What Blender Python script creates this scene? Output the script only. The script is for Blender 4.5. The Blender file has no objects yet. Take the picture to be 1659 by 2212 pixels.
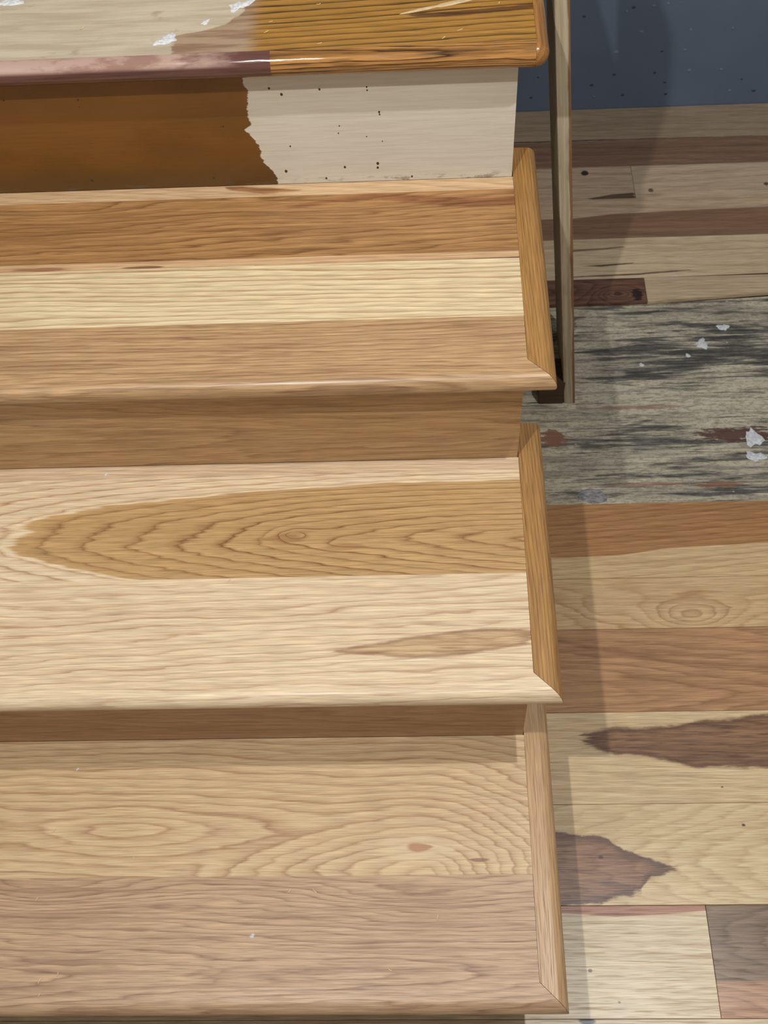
import bpy, math, random
from mathutils import Vector, Matrix, Euler

scene = bpy.context.scene
COL = scene.collection
random.seed(7)

# ------------------------------------------------------------------ camera
F_PX = 2494.108
CAM = Vector((-0.12414, -0.18768, 1.20800))
EUL = Euler((0.563490, 0.045618, 0.003619), 'XYZ')
cd = bpy.data.cameras.new('camera')
cam = bpy.data.objects.new('camera', cd)
COL.objects.link(cam)
cam.location = CAM
cam.rotation_euler = EUL
cd.sensor_fit = 'HORIZONTAL'
cd.sensor_width = 36.0
cd.lens = F_PX / 1659.0 * 36.0
cd.clip_start = 0.02
cd.dof.use_dof = True
cd.dof.focus_distance = 1.22
cd.dof.aperture_fstop = 20.0
scene.camera = cam

# ------------------------------------------------------------------ world, lamps, exposure
world = bpy.data.worlds.new('room_ambient')
scene.world = world
world.use_nodes = True
bg = world.node_tree.nodes['Background']
bg.inputs[0].default_value = (0.96, 0.98, 1.0, 1)
bg.inputs[1].default_value = 0.20


def lamp(name, loc, watts, col, radius):
    d = bpy.data.lights.new(name, 'POINT')
    d.energy = watts
    d.color = col
    d.shadow_soft_size = radius
    o = bpy.data.objects.new(name, d)
    o.location = loc
    COL.objects.link(o)
    return o


lamp('ceiling_lamp_left', (-0.39, -0.03, 1.57), 36, (1.0, 0.99, 0.965), 0.012)
lamp('ceiling_lamp_right', (0.35, 0.28, 1.66), 40, (1.0, 0.995, 0.98), 0.012)

scene.view_settings.view_transform = 'Standard'
scene.view_settings.look = 'None'
scene.view_settings.gamma = 1.0
scene.view_settings.exposure = 0.0
scene.view_settings.use_curve_mapping = False
scene.cycles.max_bounces = 3
scene.cycles.diffuse_bounces = 2
scene.cycles.adaptive_threshold = 0.03
scene.cycles.glossy_bounces = 2

# ------------------------------------------------------------------ dimensions (metres)
RUN, RISE, OV = 0.254, 0.16829, 0.0291   # going, rise, nosing overhang
W, TH = 0.0273, 0.0220                   # return width, tread thickness
XL = -0.93                               # left end of the stairs
FLOOR = -0.168                           # finished floor level
SUB = -0.1745                            # old bare floor level
WALLY = 1.526

RM = EUL.to_matrix()


def at(px, py, z):
    """where a feature seen in the photograph lies on the level z"""
    d = RM @ Vector(((px - 829.5) / F_PX, -(py - 1106) / F_PX, -1))
    t = (z - CAM.z) / d.z
    q = CAM + d * t
    return q.x, q.y


def atY(px, py, y):
    d = RM @ Vector(((px - 829.5) / F_PX, -(py - 1106) / F_PX, -1))
    t = (y - CAM.y) / d.y
    q = CAM + d * t
    return q.x, q.z


# ------------------------------------------------------------------ helpers: colour and nodes
def lin(c):
    out = []
    for v in c:
        v /= 255.0
        out.append(v / 12.92 if v <= 0.04045 else ((v + 0.055) / 1.055) ** 2.4)
    return (*out, 1.0)


class NT:
    def __init__(self, name):
        self.m = bpy.data.materials.new(name)
        self.m.use_nodes = True
        self.t = self.m.node_tree
        self.t.nodes.clear()
        self.out = self.t.nodes.new('ShaderNodeOutputMaterial')
        self.b = self.t.nodes.new('ShaderNodeBsdfPrincipled')
        self.t.links.new(self.b.outputs[0], self.out.inputs[0])
        self.xyz = None

    def put(self, sock, v):
        if isinstance(v, bpy.types.NodeSocket):
            self.t.links.new(v, sock)
        else:
            sock.default_value = v

    def M(self, op, a, b=None, c=None, clamp=False):
        n = self.t.nodes.new('ShaderNodeMath')
        n.operation = op
        n.use_clamp = clamp
        self.put(n.inputs[0], a)
        if b is not None:
            self.put(n.inputs[1], b)
        if c is not None:
            self.put(n.inputs[2], c)
        return n.outputs[0]

    def coords(self):
        if self.xyz is None:
            tc = self.t.nodes.new('ShaderNodeTexCoord')
            s = self.t.nodes.new('ShaderNodeSeparateXYZ')
            self.t.links.new(tc.outputs['Object'], s.inputs[0])
            self.xyz = (s.outputs[0], s.outputs[1], s.outputs[2])
        return self.xyz

    def vec(self, a, b, c):
        n = self.t.nodes.new('ShaderNodeCombineXYZ')
        for i, v in enumerate((a, b, c)):
            self.put(n.inputs[i], v)
        return n.outputs[0]

    def svec(self, co, s, off=0.0):
        """co scaled per axis, plus an offset"""
        c = self.vec(*co)
        n = self.t.nodes.new('ShaderNodeVectorMath')
        n.operation = 'MULTIPLY_ADD'
        self.t.links.new(c, n.inputs[0])
        n.inputs[1].default_value = s
        n.inputs[2].default_value = (off, off * 1.7, off * 0.6)
        return n.outputs[0]

    def noise(self, v, scale=1.0, detail=2.0, rough=0.5):
        n = self.t.nodes.new('ShaderNodeTexNoise')
        self.t.links.new(v, n.inputs['Vector'])
        n.inputs['Scale'].default_value = scale
        n.inputs['Detail'].default_value = detail
        n.inputs['Roughness'].default_value = rough
        return n.outputs[0]

    def white(self, w):
        n = self.t.nodes.new('ShaderNodeTexWhiteNoise')
        n.noise_dimensions = '1D'
        self.put(n.inputs['W'], w)
        return n.outputs['Value']

    def step(self, v, a, b):
        """0 at a, 1 at b, smooth"""
        n = self.t.nodes.new('ShaderNodeMapRange')
        n.interpolation_type = 'SMOOTHSTEP'
        self.put(n.inputs[0], v)
        inv = a > b
        n.inputs[1].default_value, n.inputs[2].default_value = (b, a) if inv else (a, b)
        n.inputs[3].default_value, n.inputs[4].default_value = (1, 0) if inv else (0, 1)
        return n.outputs[0]

    def ramp(self, v, stops, interp='LINEAR'):
        n = self.t.nodes.new('ShaderNodeValToRGB')
        n.color_ramp.interpolation = interp
        e = n.color_ramp.elements
        while len(e) > 1:
            e.remove(e[-1])
        e[0].position = stops[0][0]
        g = stops[0][1]
        e[0].color = (g, g, g, 1)
        for p, g in stops[1:]:
            q = e.new(p)
            q.color = (g, g, g, 1)
        self.put(n.inputs[0], v)
        return n.outputs[0]

    def pwl(self, u, pts):
        """piecewise linear function of u through (u, value) points"""
        pts = sorted(pts)
        u0, u1 = pts[0][0], pts[-1][0]
        v0, v1 = min(p[1] for p in pts), max(p[1] for p in pts)
        if v1 - v0 < 1e-6:
            v1 = v0 + 1e-6
        x = self.M('DIVIDE', self.M('SUBTRACT', u, u0), u1 - u0)
        r = self.ramp(x, [((a - u0) / (u1 - u0), (b - v0) / (v1 - v0)) for a, b in pts])
        return self.M('MULTIPLY_ADD', r, v1 - v0, v0)

    def mix(self, f, a, b, mode='MIX'):
        n = self.t.nodes.new('ShaderNodeMix')
        n.data_type = 'RGBA'
        n.blend_type = mode
        self.put(n.inputs[0], f)
        self.put(n.inputs[6], a)
        self.put(n.inputs[7], b)
        return n.outputs[2]

    def bump(self, h, dist, strength=1.0):
        n = self.t.nodes.new('ShaderNodeBump')
        n.inputs['Strength'].default_value = strength
        n.inputs['Distance'].default_value = dist
        self.put(n.inputs['Height'], h)
        self.t.links.new(n.outputs[0], self.b.inputs['Normal'])

    def done(self, col, rough=0.5, spec=0.5):
        self.put(self.b.inputs['Base Color'], col)
        self.put(self.b.inputs['Roughness'], rough)
        self.put(self.b.inputs['Specular IOR Level'], spec)
        return self.m


SEED = [0]


TONE = [0.90, (1.02, 1.0, 1.02), 1.0]      # saturation, balance and value of the stock in hand


def wlin(c):
    r = lin(c)
    y = .3 * r[0] + .59 * r[1] + .11 * r[2]
    return tuple(min(1, (y + (v - y) * TONE[0]) * TONE[2] * t) for v, t in zip(r[:3], TONE[1])) + (1.0,)


def wood(name, light, dark, grain='x', face='z', v0=0.0, n0=0.0, depth=0.02, slope=0.0, freq=90,
         tilt=0.0, warp=(0.8, 0.35, 0.12), line=0.6, pores=0.35, porecol=None, tint=0.25, hills=(),
         heart=None, bands=(), split=None, spots=(), rough=0.36, spec=0.5, streak=0.25, wear=None,
         bumpd=0.00025, linew=1.0, cones=None, fibre=.44, cpow=(1.8, 1.8), coat=0):
    """growth rings of a sawn board: a cone of rings cut by the board, hills are knots that bend them"""
    k = NT(name)
    X, Y, Z = k.coords()
    u, v, n = {('x', 'z'): (X, Y, Z), ('y', 'z'): (Y, X, Z), ('x', 'y'): (X, Z, Y), ('z', 'y'): (Z, X, Y)}[(grain, face)]
    SEED[0] += 1
    sd = SEED[0] * 3.71
    co = (u, v, n)
    N1 = k.noise(k.svec(co, (3.2, 17, 17), sd), 1, 1)
    N2 = k.noise(k.svec(co, (8, 95, 95), sd + 5), 1, 1)
    N3 = k.noise(k.svec(co, (42, 330, 330), sd + 9), 1, 0)
    vc = k.M('SUBTRACT', v, v0)
    if tilt:
        vc = k.M('SUBTRACT', vc, k.M('MULTIPLY', u, tilt))
    dn = k.M('SUBTRACT', n, n0 + depth)
    r = k.M('SQRT', k.M('MULTIPLY_ADD', vc, vc, k.M('MULTIPLY', dn, dn)))
    ring = k.M('MULTIPLY', r, freq)
    if cones:
        # nested arches and knots: rings counted outwards from each centre
        ring = None
        for (cu, cv, al, ar, bu, bd, off) in cones:
            du, dv = k.M('SUBTRACT', u, cu), k.M('SUBTRACT', v, cv)
            if tilt:
                dv = k.M('SUBTRACT', dv, k.M('MULTIPLY', du, tilt))
            sx = k.M('ADD', k.M('DIVIDE', k.M('MAXIMUM', du, 0.0), ar), k.M('DIVIDE', k.M('MAXIMUM', k.M('MULTIPLY', du, -1.0), 0.0), al))
            su_ = k.M('DIVIDE', k.M('MAXIMUM', dv, 0.0), bu)
            sd_ = k.M('DIVIDE', k.M('MAXIMUM', k.M('MULTIPLY', dv, -1.0), 0.0), bd)
            pu, pd = cpow
            qu = k.M('POWER', k.M('ADD', k.M('POWER', sx, pu), k.M('POWER', su_, pu)), 1 / pu)
            qd = k.M('POWER', k.M('ADD', k.M('POWER', sx, pd), k.M('POWER', sd_, pd)), 1 / pd)
            p = k.M('SUBTRACT', k.M('ADD', qu, qd), sx)
            p = k.M('ADD', p, off)
            ring = p if ring is None else k.M('SMOOTH_MIN', ring, p, 1.5)
    if slope:
        ring = k.M('MULTIPLY_ADD', u, slope, ring)
    for (hu, hv, ha, hb, hk) in hills:
        a = k.M('DIVIDE', k.M('SUBTRACT', u, hu), ha)
        b = k.M('DIVIDE', k.M('SUBTRACT', v, hv), hb)
        q = k.M('MULTIPLY_ADD', a, a, k.M('MULTIPLY', b, b))
        g = k.M('DIVIDE', 1.0, k.M('ADD', 1.0, q))
        ring = k.M('MULTIPLY_ADD', g, hk, ring)
    for nn, amp in ((N1, warp[0]), (N2, warp[1]), (N3, warp[2])):
        ring = k.M('ADD', ring, k.M('MULTIPLY', k.M('SUBTRACT', nn, 0.5), 2 * amp))
    fr = k.M('FRACT', k.M('ADD', ring, 1000.0))
    prof = k.ramp(fr, [(0, .55), (.07 * linew, 1), (.26 * linew, .45), (.62 * linew, .12), (.90, 0), (1, .55)])
    per = k.white(k.M('FLOOR', k.M('ADD', ring, 1000.0 + sd)))
    g = k.M('MULTIPLY', prof, k.M('MULTIPLY_ADD', per, 0.45, 0.55))
    L, D = wlin(light), wlin(dark)
    if heart:
        hm = k.step(k.M('ADD', ring, k.M('MULTIPLY', k.M('SUBTRACT', N2, 0.5), 0.6)), heart['at'] + heart.get('soft', .15), heart['at'] - heart.get('soft', .15))
        L = k.mix(hm, L, wlin(heart['light']))
        D = k.mix(hm, D, wlin(heart['dark']))
    if split:
        cut = k.pwl(u, split['pts'])
        dv = k.M('SUBTRACT', v, cut)
        dv = k.M('ADD', dv, k.M('MULTIPLY', k.M('SUBTRACT', N2, 0.5), split.get('warp', 0.004)))
        sm = k.step(dv, -split.get('soft', .0012), split.get('soft', .0012))
        L = k.mix(sm, L, wlin(split['light']))
        D = k.mix(sm, D, wlin(split['dark']))
    jag = k.M('ADD', k.M('MULTIPLY', k.M('SUBTRACT', k.noise(k.svec(co, (22, 60, 60), sd + 21), 1, 4, .65), .5), 1.0), 0.0)
    jag2 = k.noise(k.svec(co, (25, 210, 210), sd + 27), 1, 2)
    for bd in bands:
        top, bot = k.pwl(u, bd['top']), k.pwl(u, bd['bot'])
        w = bd.get('warp', .008)
        s = bd.get('soft', .0015)
        jj = k.M('MULTIPLY', jag, w)
        d1 = k.M('ADD', k.M('SUBTRACT', top, v), jj)
        d2 = k.M('ADD', k.M('SUBTRACT', v, bot), jj)
        dm = k.M('MINIMUM', d1, d2)
        us = [p[0] for p in bd['top']]
        ex = bd.get('ends', .006)
        e1 = k.M('MULTIPLY', k.M('ADD', k.M('SUBTRACT', u, min(us)), k.M('MULTIPLY', k.M('SUBTRACT', jag2, .5), bd.get('fringe', .03))), .35)
        e2 = k.M('MULTIPLY', k.M('ADD', k.M('SUBTRACT', max(us), u), k.M('MULTIPLY', k.M('SUBTRACT', jag2, .5), bd.get('fringe', .03))), .35)
        dm = k.M('MINIMUM', dm, k.M('MINIMUM', e1, e2))
        mk = k.step(dm, -s, s)
        inn = k.mix(k.M('MULTIPLY', k.step(jag2, .45, .72), .8), wlin(bd['light']), wlin(bd['dark']))
        L = k.mix(mk, L, inn)
        D = k.mix(mk, D, wlin(bd['dark']))
        if 'edge' in bd:
            ed = k.M('MULTIPLY', k.step(dm, -s * 2, s), k.step(dm, s * 1.0 + bd.get('edgew', .006), s))
            L = k.mix(k.M('MULTIPLY', ed, .75), L, wlin(bd['edge']))
    col = k.mix(k.M('MULTIPLY', g, line), L, D)
    # long soft streaks and slow tone changes along the grain
    st = k.noise(k.svec(co, (5, 150, 150), sd + 13), 1, 2, .6)
    col = k.mix(k.M('MULTIPLY', k.step(st, .42, .72), streak), col, D)
    col = k.mix(k.M('MULTIPLY', k.step(N1, .5, .85), tint), col, D)
    # pores: short dark dashes along the grain
    p1 = k.noise(k.svec(co, (26, 620, 620), sd + 17), 1, 1, .6)
    pm = k.M('MULTIPLY', k.step(p1, .52, .64), k.M('MULTIPLY_ADD', g, .55, .45))
    pc = wlin(porecol) if porecol else D
    col = k.mix(k.M('MULTIPLY', pm, pores), col, pc)
    # fine silky fibre, lighter and darker threads
    fb = k.noise(k.svec(co, (30, 1000, 1000), sd + 33), 1, 1, .6)
    col = k.mix(1.0, col, k.vec(*[k.M('MULTIPLY_ADD', k.M('SUBTRACT', fb, .5), fibre * 2, 1.0)] * 3), 'MULTIPLY')
    for (su, sv, sa, sb, sc, so) in spots:
        a = k.M('DIVIDE', k.M('SUBTRACT', u, su), sa)
        b = k.M('DIVIDE', k.M('SUBTRACT', v, sv), sb)
        q = k.M('SQRT', k.M('MULTIPLY_ADD', a, a, k.M('MULTIPLY', b, b)))
        q = k.M('ADD', q, k.M('MULTIPLY', k.M('SUBTRACT', N3, .5), .8))
        col = k.mix(k.M('MULTIPLY', k.step(q, 1.25, .75), so), col, wlin(sc))
    if wear:
        col = wear(k, co, col)
    k.bump(k.M('SUBTRACT', 1.0, p1), bumpd, .5)
    rr = k.M('MULTIPLY_ADD', pm, .15, rough)
    if coat:
        k.b.inputs['Coat Weight'].default_value = coat
        k.b.inputs['Coat Roughness'].default_value = .2
    return k.done(col, rr, spec)


# ------------------------------------------------------------------ helpers: meshes
def link(name, me, mat, parent=None):
    o = bpy.data.objects.new(name, me)
    COL.objects.link(o)
    if mat is not None and not me.materials:
        me.materials.append(mat)
    if parent is not None:
        o.parent = parent
    return o


def mesh(name, verts, faces, smooth=None):
    me = bpy.data.meshes.new(name)
    me.from_pydata([tuple(v) for v in verts], [], faces)
    me.validate()
    me.update()
    import bmesh
    bm = bmesh.new()
    bm.from_mesh(me)
    bmesh.ops.recalc_face_normals(bm, faces=bm.faces)
    bm.to_mesh(me)
    bm.free()
    if smooth is not None:
        for p in me.polygons:
            p.use_smooth = True
        try:
            me.set_sharp_from_angle(angle=math.radians(smooth))
        except Exception:
            pass
    return me


def prism(name, prof, ends, mapf, smooth=35):
    """extrude a closed profile; ends(i, point) -> (start, end) along the length"""
    nP = len(prof)
    vs, fs = [], []
    for e in (0, 1):
        for i, q in enumerate(prof):
            vs.append(mapf(q, ends(q)[e]))
    for i in range(nP):
        j = (i + 1) % nP
        fs.append((i, j, nP + j, nP + i))
    fs.append(tuple(range(nP)))
    fs.append(tuple(range(2 * nP - 1, nP - 1, -1)))
    return mesh(name, vs, fs, smooth)


def box(name, x0, x1, y0, y1, z0, z1, bev=0.0):
    if bev <= 0:
        vs = [(x, y, z) for x in (x0, x1) for y in (y0, y1) for z in (z0, z1)]
        fs = [(0, 1, 3, 2), (4, 6, 7, 5), (0, 4, 5, 1), (2, 3, 7, 6), (0, 2, 6, 4), (1, 5, 7, 3)]
        return mesh(name, vs, fs)
    b = bev
    # upper edges eased
    vs = [(x0, y0, z0), (x1, y0, z0), (x1, y1, z0), (x0, y1, z0),
          (x0, y0, z1 - b), (x1, y0, z1 - b), (x1, y1, z1 - b), (x0, y1, z1 - b),
          (x0 + b, y0 + b, z1), (x1 - b, y0 + b, z1), (x1 - b, y1 - b, z1), (x0 + b, y1 - b, z1)]
    fs = [(3, 2, 1, 0), (8, 9, 10, 11)]
    for i in range(4):
        j = (i + 1) % 4
        fs += [(i, j, 4 + j, 4 + i), (4 + i, 4 + j, 8 + j, 8 + i)]
    return mesh(name, vs, fs)


def quad_slab(name, pts, z0, z1):
    n = len(pts)
    vs = [(x, y, z0) for x, y in pts] + [(x, y, z1) for x, y in pts]
    fs = [tuple(range(n - 1, -1, -1)), tuple(range(n, 2 * n))]
    for i in range(n):
        j = (i + 1) % n
        fs.append((i, j, n + j, n + i))
    return mesh(name, vs, fs)


def tag(o, label=None, cat=None, group=None, kind=None):
    if label:
        o['label'] = label
    if cat:
        o['category'] = cat
    if group:
        o['group'] = group
    if kind:
        o['kind'] = kind
    return o


def empty(name, loc):
    o = bpy.data.objects.new(name, None)
    COL.objects.link(o)
    o.location = loc
    return o


def z_of(k):
    return k * RISE


def y_of(k):
    return k * RUN


# ================================================================== THE SETTING
# ---- bare old floor with residue
def old_floor_mat():
    k = NT('old_floor_residue')
    X, Y, Z = k.coords()
    co = (X, Y, Z)
    big = k.noise(k.svec(co, (6, 20, 1), 3), 1, 4, .65)
    fine = k.noise(k.svec(co, (110, 300, 1), 8), 1, 6, .75)
    st = k.noise(k.svec(co, (6, 110, 1), 31), 1, 6, .7)
    st2 = k.noise(k.svec(co, (12, 330, 1), 44), 1, 5, .7)
    blot = k.noise(k.svec(co, (8, 58, 1), 52), 1, 6, .66)
    rid = k.noise(k.svec(co, (8, 130, 1), 77), 1, 4, .6)
    col = k.mix(k.step(big, .38, .62), lin((208, 198, 174)), lin((178, 168, 148)))
    col = k.mix(k.M('MULTIPLY', k.step(rid, .52, .62), .6), col, lin((208, 198, 166)))
    col = k.mix(k.M('MULTIPLY', k.step(fine, .47, .58), .55), col, lin((124, 116, 102)))
    col = k.mix(k.M('MULTIPLY', k.step(rid, .46, .40), .45), col, lin((112, 106, 96)))
    belt = k.pwl(Y, [(.66, .0), (.70, .35), (.735, .75), (.755, .3), (.80, .75), (.83, .4), (.86, .1), (.90, .3), (.925, .9), (.975, 1.0), (1.005, .75), (1.03, .35), (1.05, .6), (1.1, .2)])
    rightw = k.step(X, .03, .24)
    bw_ = k.M('MULTIPLY', belt, k.M('MULTIPLY_ADD', rightw, .65, .35))
    m = k.M('ADD', k.M('MULTIPLY_ADD', blot, .55, k.M('MULTIPLY', st, .5)), k.M('MULTIPLY', bw_, .13))
    col = k.mix(k.M('MULTIPLY', k.step(m, .58, .67), .88), col, k.mix(k.step(fine, .4, .65), lin((58, 58, 60)), lin((112, 108, 102))))
    m2 = k.M('ADD', k.M('MULTIPLY_ADD', st2, .7, k.M('MULTIPLY', blot, .3)), k.M('MULTIPLY', bw_, .06))
    col = k.mix(k.M('MULTIPLY', k.step(m2, .55, .61), .75), col, lin((60, 57, 54)))
    # worn reddish paint patches
    for (px, py, rx, ry, cc, amt) in ((1196, 948, .020, .012, (140, 96, 74), .95), (1600, 938, .055, .012, (92, 62, 54), .95),
                                      (1225, 700, .012, .016, (118, 88, 76), .8), (1390, 1046, .06, .003, (150, 108, 84), .6),
                                      (1380, 880, .09, .003, (150, 112, 92), .6), (1560, 1046, .03, .004, (150, 100, 74), .7)):
        cx, cy = at(px, py, SUB)
        a = k.M('DIVIDE', k.M('SUBTRACT', X, cx), rx)
        b = k.M('DIVIDE', k.M('SUBTRACT', Y, cy), ry)
        q = k.M('SQRT', k.M('MULTIPLY_ADD', a, a, k.M('MULTIPLY', b, b)))
        q = k.M('ADD', q, k.M('MULTIPLY', k.M('SUBTRACT', k.noise(k.svec(co, (42, 150, 1), 61), 1, 5, .65), .5), 3.4))
        col = k.mix(k.M('MULTIPLY', k.step(q, 1.2, .85), amt), col, lin(cc))
    # scattered pale flecks
    fl = k.noise(k.svec(co, (150, 190, 1), 90), 1, 2, .5)
    col = k.mix(k.M('MULTIPLY', k.step(fl, .74, .78), .8), col, lin((205, 205, 200)))
    h = k.M('ADD', k.M('MULTIPLY', st, .6), k.M('ADD', k.M('MULTIPLY', rid, .5), k.M('MULTIPLY', fine, .4)))
    k.bump(h, .0022, .9)
    return k.done(col, .62, .4)


floor = link('floor', box('floor', -1.0, 1.3, -1.0, WALLY, SUB - .03, SUB), old_floor_mat())
tag(floor, 'bare old floor with grey residue and black mould streaks', kind='structure')


# ---- floor planks
def plank(name, x0, x1, y0, y1, mat, pts=None):
    g = .0002
    if pts:
        me = quad_slab(name, pts, SUB + .0004, FLOOR)
    else:
        me = box(name, x0 + g, x1 - g, y0 + g, y1 - g, SUB + .0004, FLOOR, .0004)
    return link('plank', me, mat, floor)


def fw(name, light, dark, **kw):
    kw.setdefault('n0', FLOOR)
    kw.setdefault('rough', .34)
    kw.setdefault('bumpd', .00015)
    kw.setdefault('streak', .38)
    kw.setdefault('pores', .5)
    kw['line'] = kw.get('line', .6) + .15
    return wood(name, light, dark, **kw)


def P(px, py):
    return at(px, py, FLOOR)


XF0, XF1 = -.95, 1.25
r1, r2, r3, r4, r5, r6, r7 = .6885, .569, .493, .377, .259, .140, .019
CREAM, CREAMD = (226, 200, 150), (178, 138, 88)

# row under the old strip: brown heartwood above, cream sapwood below
plank('plank', XF0, XF1, r2, r1, fw('hickory_brown_and_cream', (222, 192, 136), (180, 138, 86), v0=.35, depth=.0, freq=110, slope=-9, line=.5,
      split=dict(pts=[P(1100, 1207), P(1270, 1203), P(1340, 1200), P(1430, 1186), P(1550, 1177), P(1659, 1171), (XF1, .64)], light=(186, 136, 78), dark=(132, 84, 42), soft=.0008, warp=.003)))
kx, ky = P(1492, 1322)
plank('plank', XF0, XF1, r3, r2, fw('hickory_cream_swirl', (220, 186, 132), (180, 136, 82), v0=.50, depth=-.03, freq=70, slope=6, line=.75, warp=(1.2, .5, .15),
      hills=((kx, ky - .004, .060, .024, 6.5), (kx - .12, ky + .004, .03, .02, 2.0))))
plank('plank', XF0, XF1, r4, r3, fw('hickory_tan_figured', (196, 148, 98), (136, 92, 56), v0=.40, depth=-.02, freq=90, slope=9, line=.5, warp=(1.6, .6, .15),
      bands=(dict(top=[P(1150, 1370), P(1300, 1400), P(1450, 1425), P(1659, 1440)], bot=[P(1150, 1376), P(1300, 1408), P(1450, 1433), P(1659, 1443)], light=(170, 124, 82), dark=(130, 90, 56), warp=.006, soft=.004),)))
plank('plank', XF0, XF1, r5, r4, fw('hickory_cream_dark_heart', (226, 200, 150), (184, 146, 96), v0=.2, depth=0, freq=90, slope=5, line=.4,
      bands=(dict(top=[P(1275, 1585), P(1330, 1572), P(1440, 1570), P(1520, 1556), P(1659, 1546), (XF1, .375)],
                  bot=[P(1275, 1612), P(1330, 1628), P(1410, 1634), P(1500, 1656), P(1659, 1656), (XF1, .30)],
                  light=(162, 120, 82), dark=(96, 66, 46), warp=.016, fringe=.10, soft=.0025, edge=(112, 80, 58)),),
      spots=((P(1560, 1700)[0], P(1560, 1700)[1], .0015, .001, (90, 60, 40), .8),)))
plank('plank', XF0, XF1, r6, r5, fw('hickory_pale_purple_heart', (226, 202, 150), (186, 150, 98), v0=.19, depth=-.03, freq=75, slope=-22, line=.4, warp=(1.2, .5, .2),
      bands=(dict(top=[(XF0, .232), P(1190, 1801), P(1310, 1808), P(1345, 1835), P(1400, 1856), P(1452, 1872)],
                  bot=[(XF0, .142), P(1190, 1962), P(1300, 1950), P(1385, 1925), P(1402, 1893), P(1452, 1876)],
                  light=(168, 126, 92), dark=(112, 78, 58), warp=.022, fringe=.05, soft=.0016, edge=(92, 66, 60), edgew=.012),),
      spots=((P(1606, 1782)[0], P(1606, 1782)[1], .0022, .0016, (60, 50, 45), .9), (P(1298, 1851)[0], P(1298, 1851)[1], .003, .002, (70, 50, 44), .8))))
jx = P(1530, 2000)[0]
s1 = P(1300, 1976)[1]
plank('plank', XF0, jx, r7, r6, fw('hickory_whitish_pink_edge', (226, 208, 166), (178, 142, 96), v0=-.2, depth=0, freq=100, slope=3, line=.4,
      split=dict(pts=[(XF0, s1), P(1210, 1973), P(1330, 1980), P(1440, 1974), P(1523, 1968)], light=(184, 128, 96), dark=(140, 88, 64), soft=.0008, warp=.002),
      spots=((P(1275, 2096)[0], P(1275, 2096)[1], .0025, .002, (96, 78, 60), .8), (P(1338, 2165)[0], P(1338, 2165)[1], .002, .0015, (96, 78, 60), .8))))
s2 = P(1600, 2120)[1]
plank('plank', jx, XF1, r7, r6, fw('hickory_grey_brown', (196, 150, 112), (150, 106, 76), v0=.11, depth=-.02, freq=80, slope=-20, line=.5, warp=(1.3, .5, .2),
      split=dict(pts=[(jx, s2), (XF1, s2 + .004)], light=(146, 120, 92), dark=(92, 70, 52), soft=.001, warp=.003)))
kx2, ky2 = P(1267, 2202)
plank('plank', XF0, XF1, r7 - .12, r7, fw('hickory_whitish_plain', (224, 206, 166), (176, 140, 98), v0=-.3, freq=95, line=.4,
      spots=((kx2, ky2, .009, .006, (46, 54, 66), .95),)))
yy = r7 - .12
for i in range(6):
    cA, cB = random.choice((((222, 196, 148), (176, 138, 90)), ((190, 142, 92), (130, 88, 52)), ((206, 170, 122), (156, 114, 72))))
    jxx = random.uniform(.1, .9)
    m = fw('hickory_front', cA, cB, v0=yy - .3, freq=90, slope=random.uniform(-14, 14), line=.5)
    plank('plank', XF0, jxx, yy - .119, yy, m)
    m = fw('hickory_front', cB, (110, 74, 46), v0=yy - .05, freq=90, slope=random.uniform(-20, 20), line=.5)
    plank('plank', jxx, XF1, yy - .119, yy, m)
    yy -= .119

# planks beyond the bare strip
b0 = [P(1100, 672), P(1240, 663), P(1440, 648), P(1659, 632)]
ya = P(1450, 598)[1]
yb = P(1450, 511)[1]
yc = P(1450, 425)[1]
yd = P(1450, 356)[1]
ye = P(1450, 299)[1]
jx = P(1395, 625)[0]
kx, ky = P(1335, 634)
sl = (b0[3][1] - b0[1][1]) / (b0[3][0] - b0[1][0])
fy = lambda x: b0[1][1] + sl * (x - b0[1][0])
plank('plank', 0, 0, 0, 0, fw('hickory_dark_knot', (128, 88, 62), (66, 42, 32), v0=1.09, depth=-.01, freq=110, slope=4, line=.7, hills=((kx, ky, .035, .014, 7),),
      spots=((kx + .03, ky - .003, .008, .012, (40, 28, 24), .9), (kx, ky, .006, .004, (70, 40, 28), .8))),
      pts=[(XF0, fy(-.05)), (jx - .0002, fy(jx)), (jx - .0002, ya - .0002), (XF0, ya - .0002)])
plank('plank', 0, 0, 0, 0, fw('hickory_beige', (204, 180, 142), (160, 128, 90), v0=.8, freq=80, line=.3, slope=3),
      pts=[(jx + .0002, fy(jx)), (XF1, fy(XF1)), (XF1, ya - .0002), (jx + .0002, ya - .0002)])
plank('plank', XF0, XF1, ya, yb, fw('hickory_pale_cracks', (216, 194, 152), (170, 136, 96), v0=.6, freq=60, line=.3, slope=2,
      bands=(dict(top=[P(1225, 578), P(1300, 572), P(1370, 567)], bot=[P(1225, 575), P(1300, 576), P(1370, 569)], light=(96, 70, 52), dark=(60, 44, 36), warp=.003, soft=.001),
             dict(top=[P(1225, 598), P(1380, 590), P(1490, 582)], bot=[P(1225, 600), P(1380, 594), P(1490, 584)], light=(120, 92, 70), dark=(80, 60, 46), warp=.003, soft=.001),
             dict(top=[P(1225, 540), P(1300, 536), P(1350, 532)], bot=[P(1225, 545), P(1300, 540), P(1350, 534)], light=(150, 120, 92), dark=(100, 76, 58), warp=.003, soft=.001))))
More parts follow.
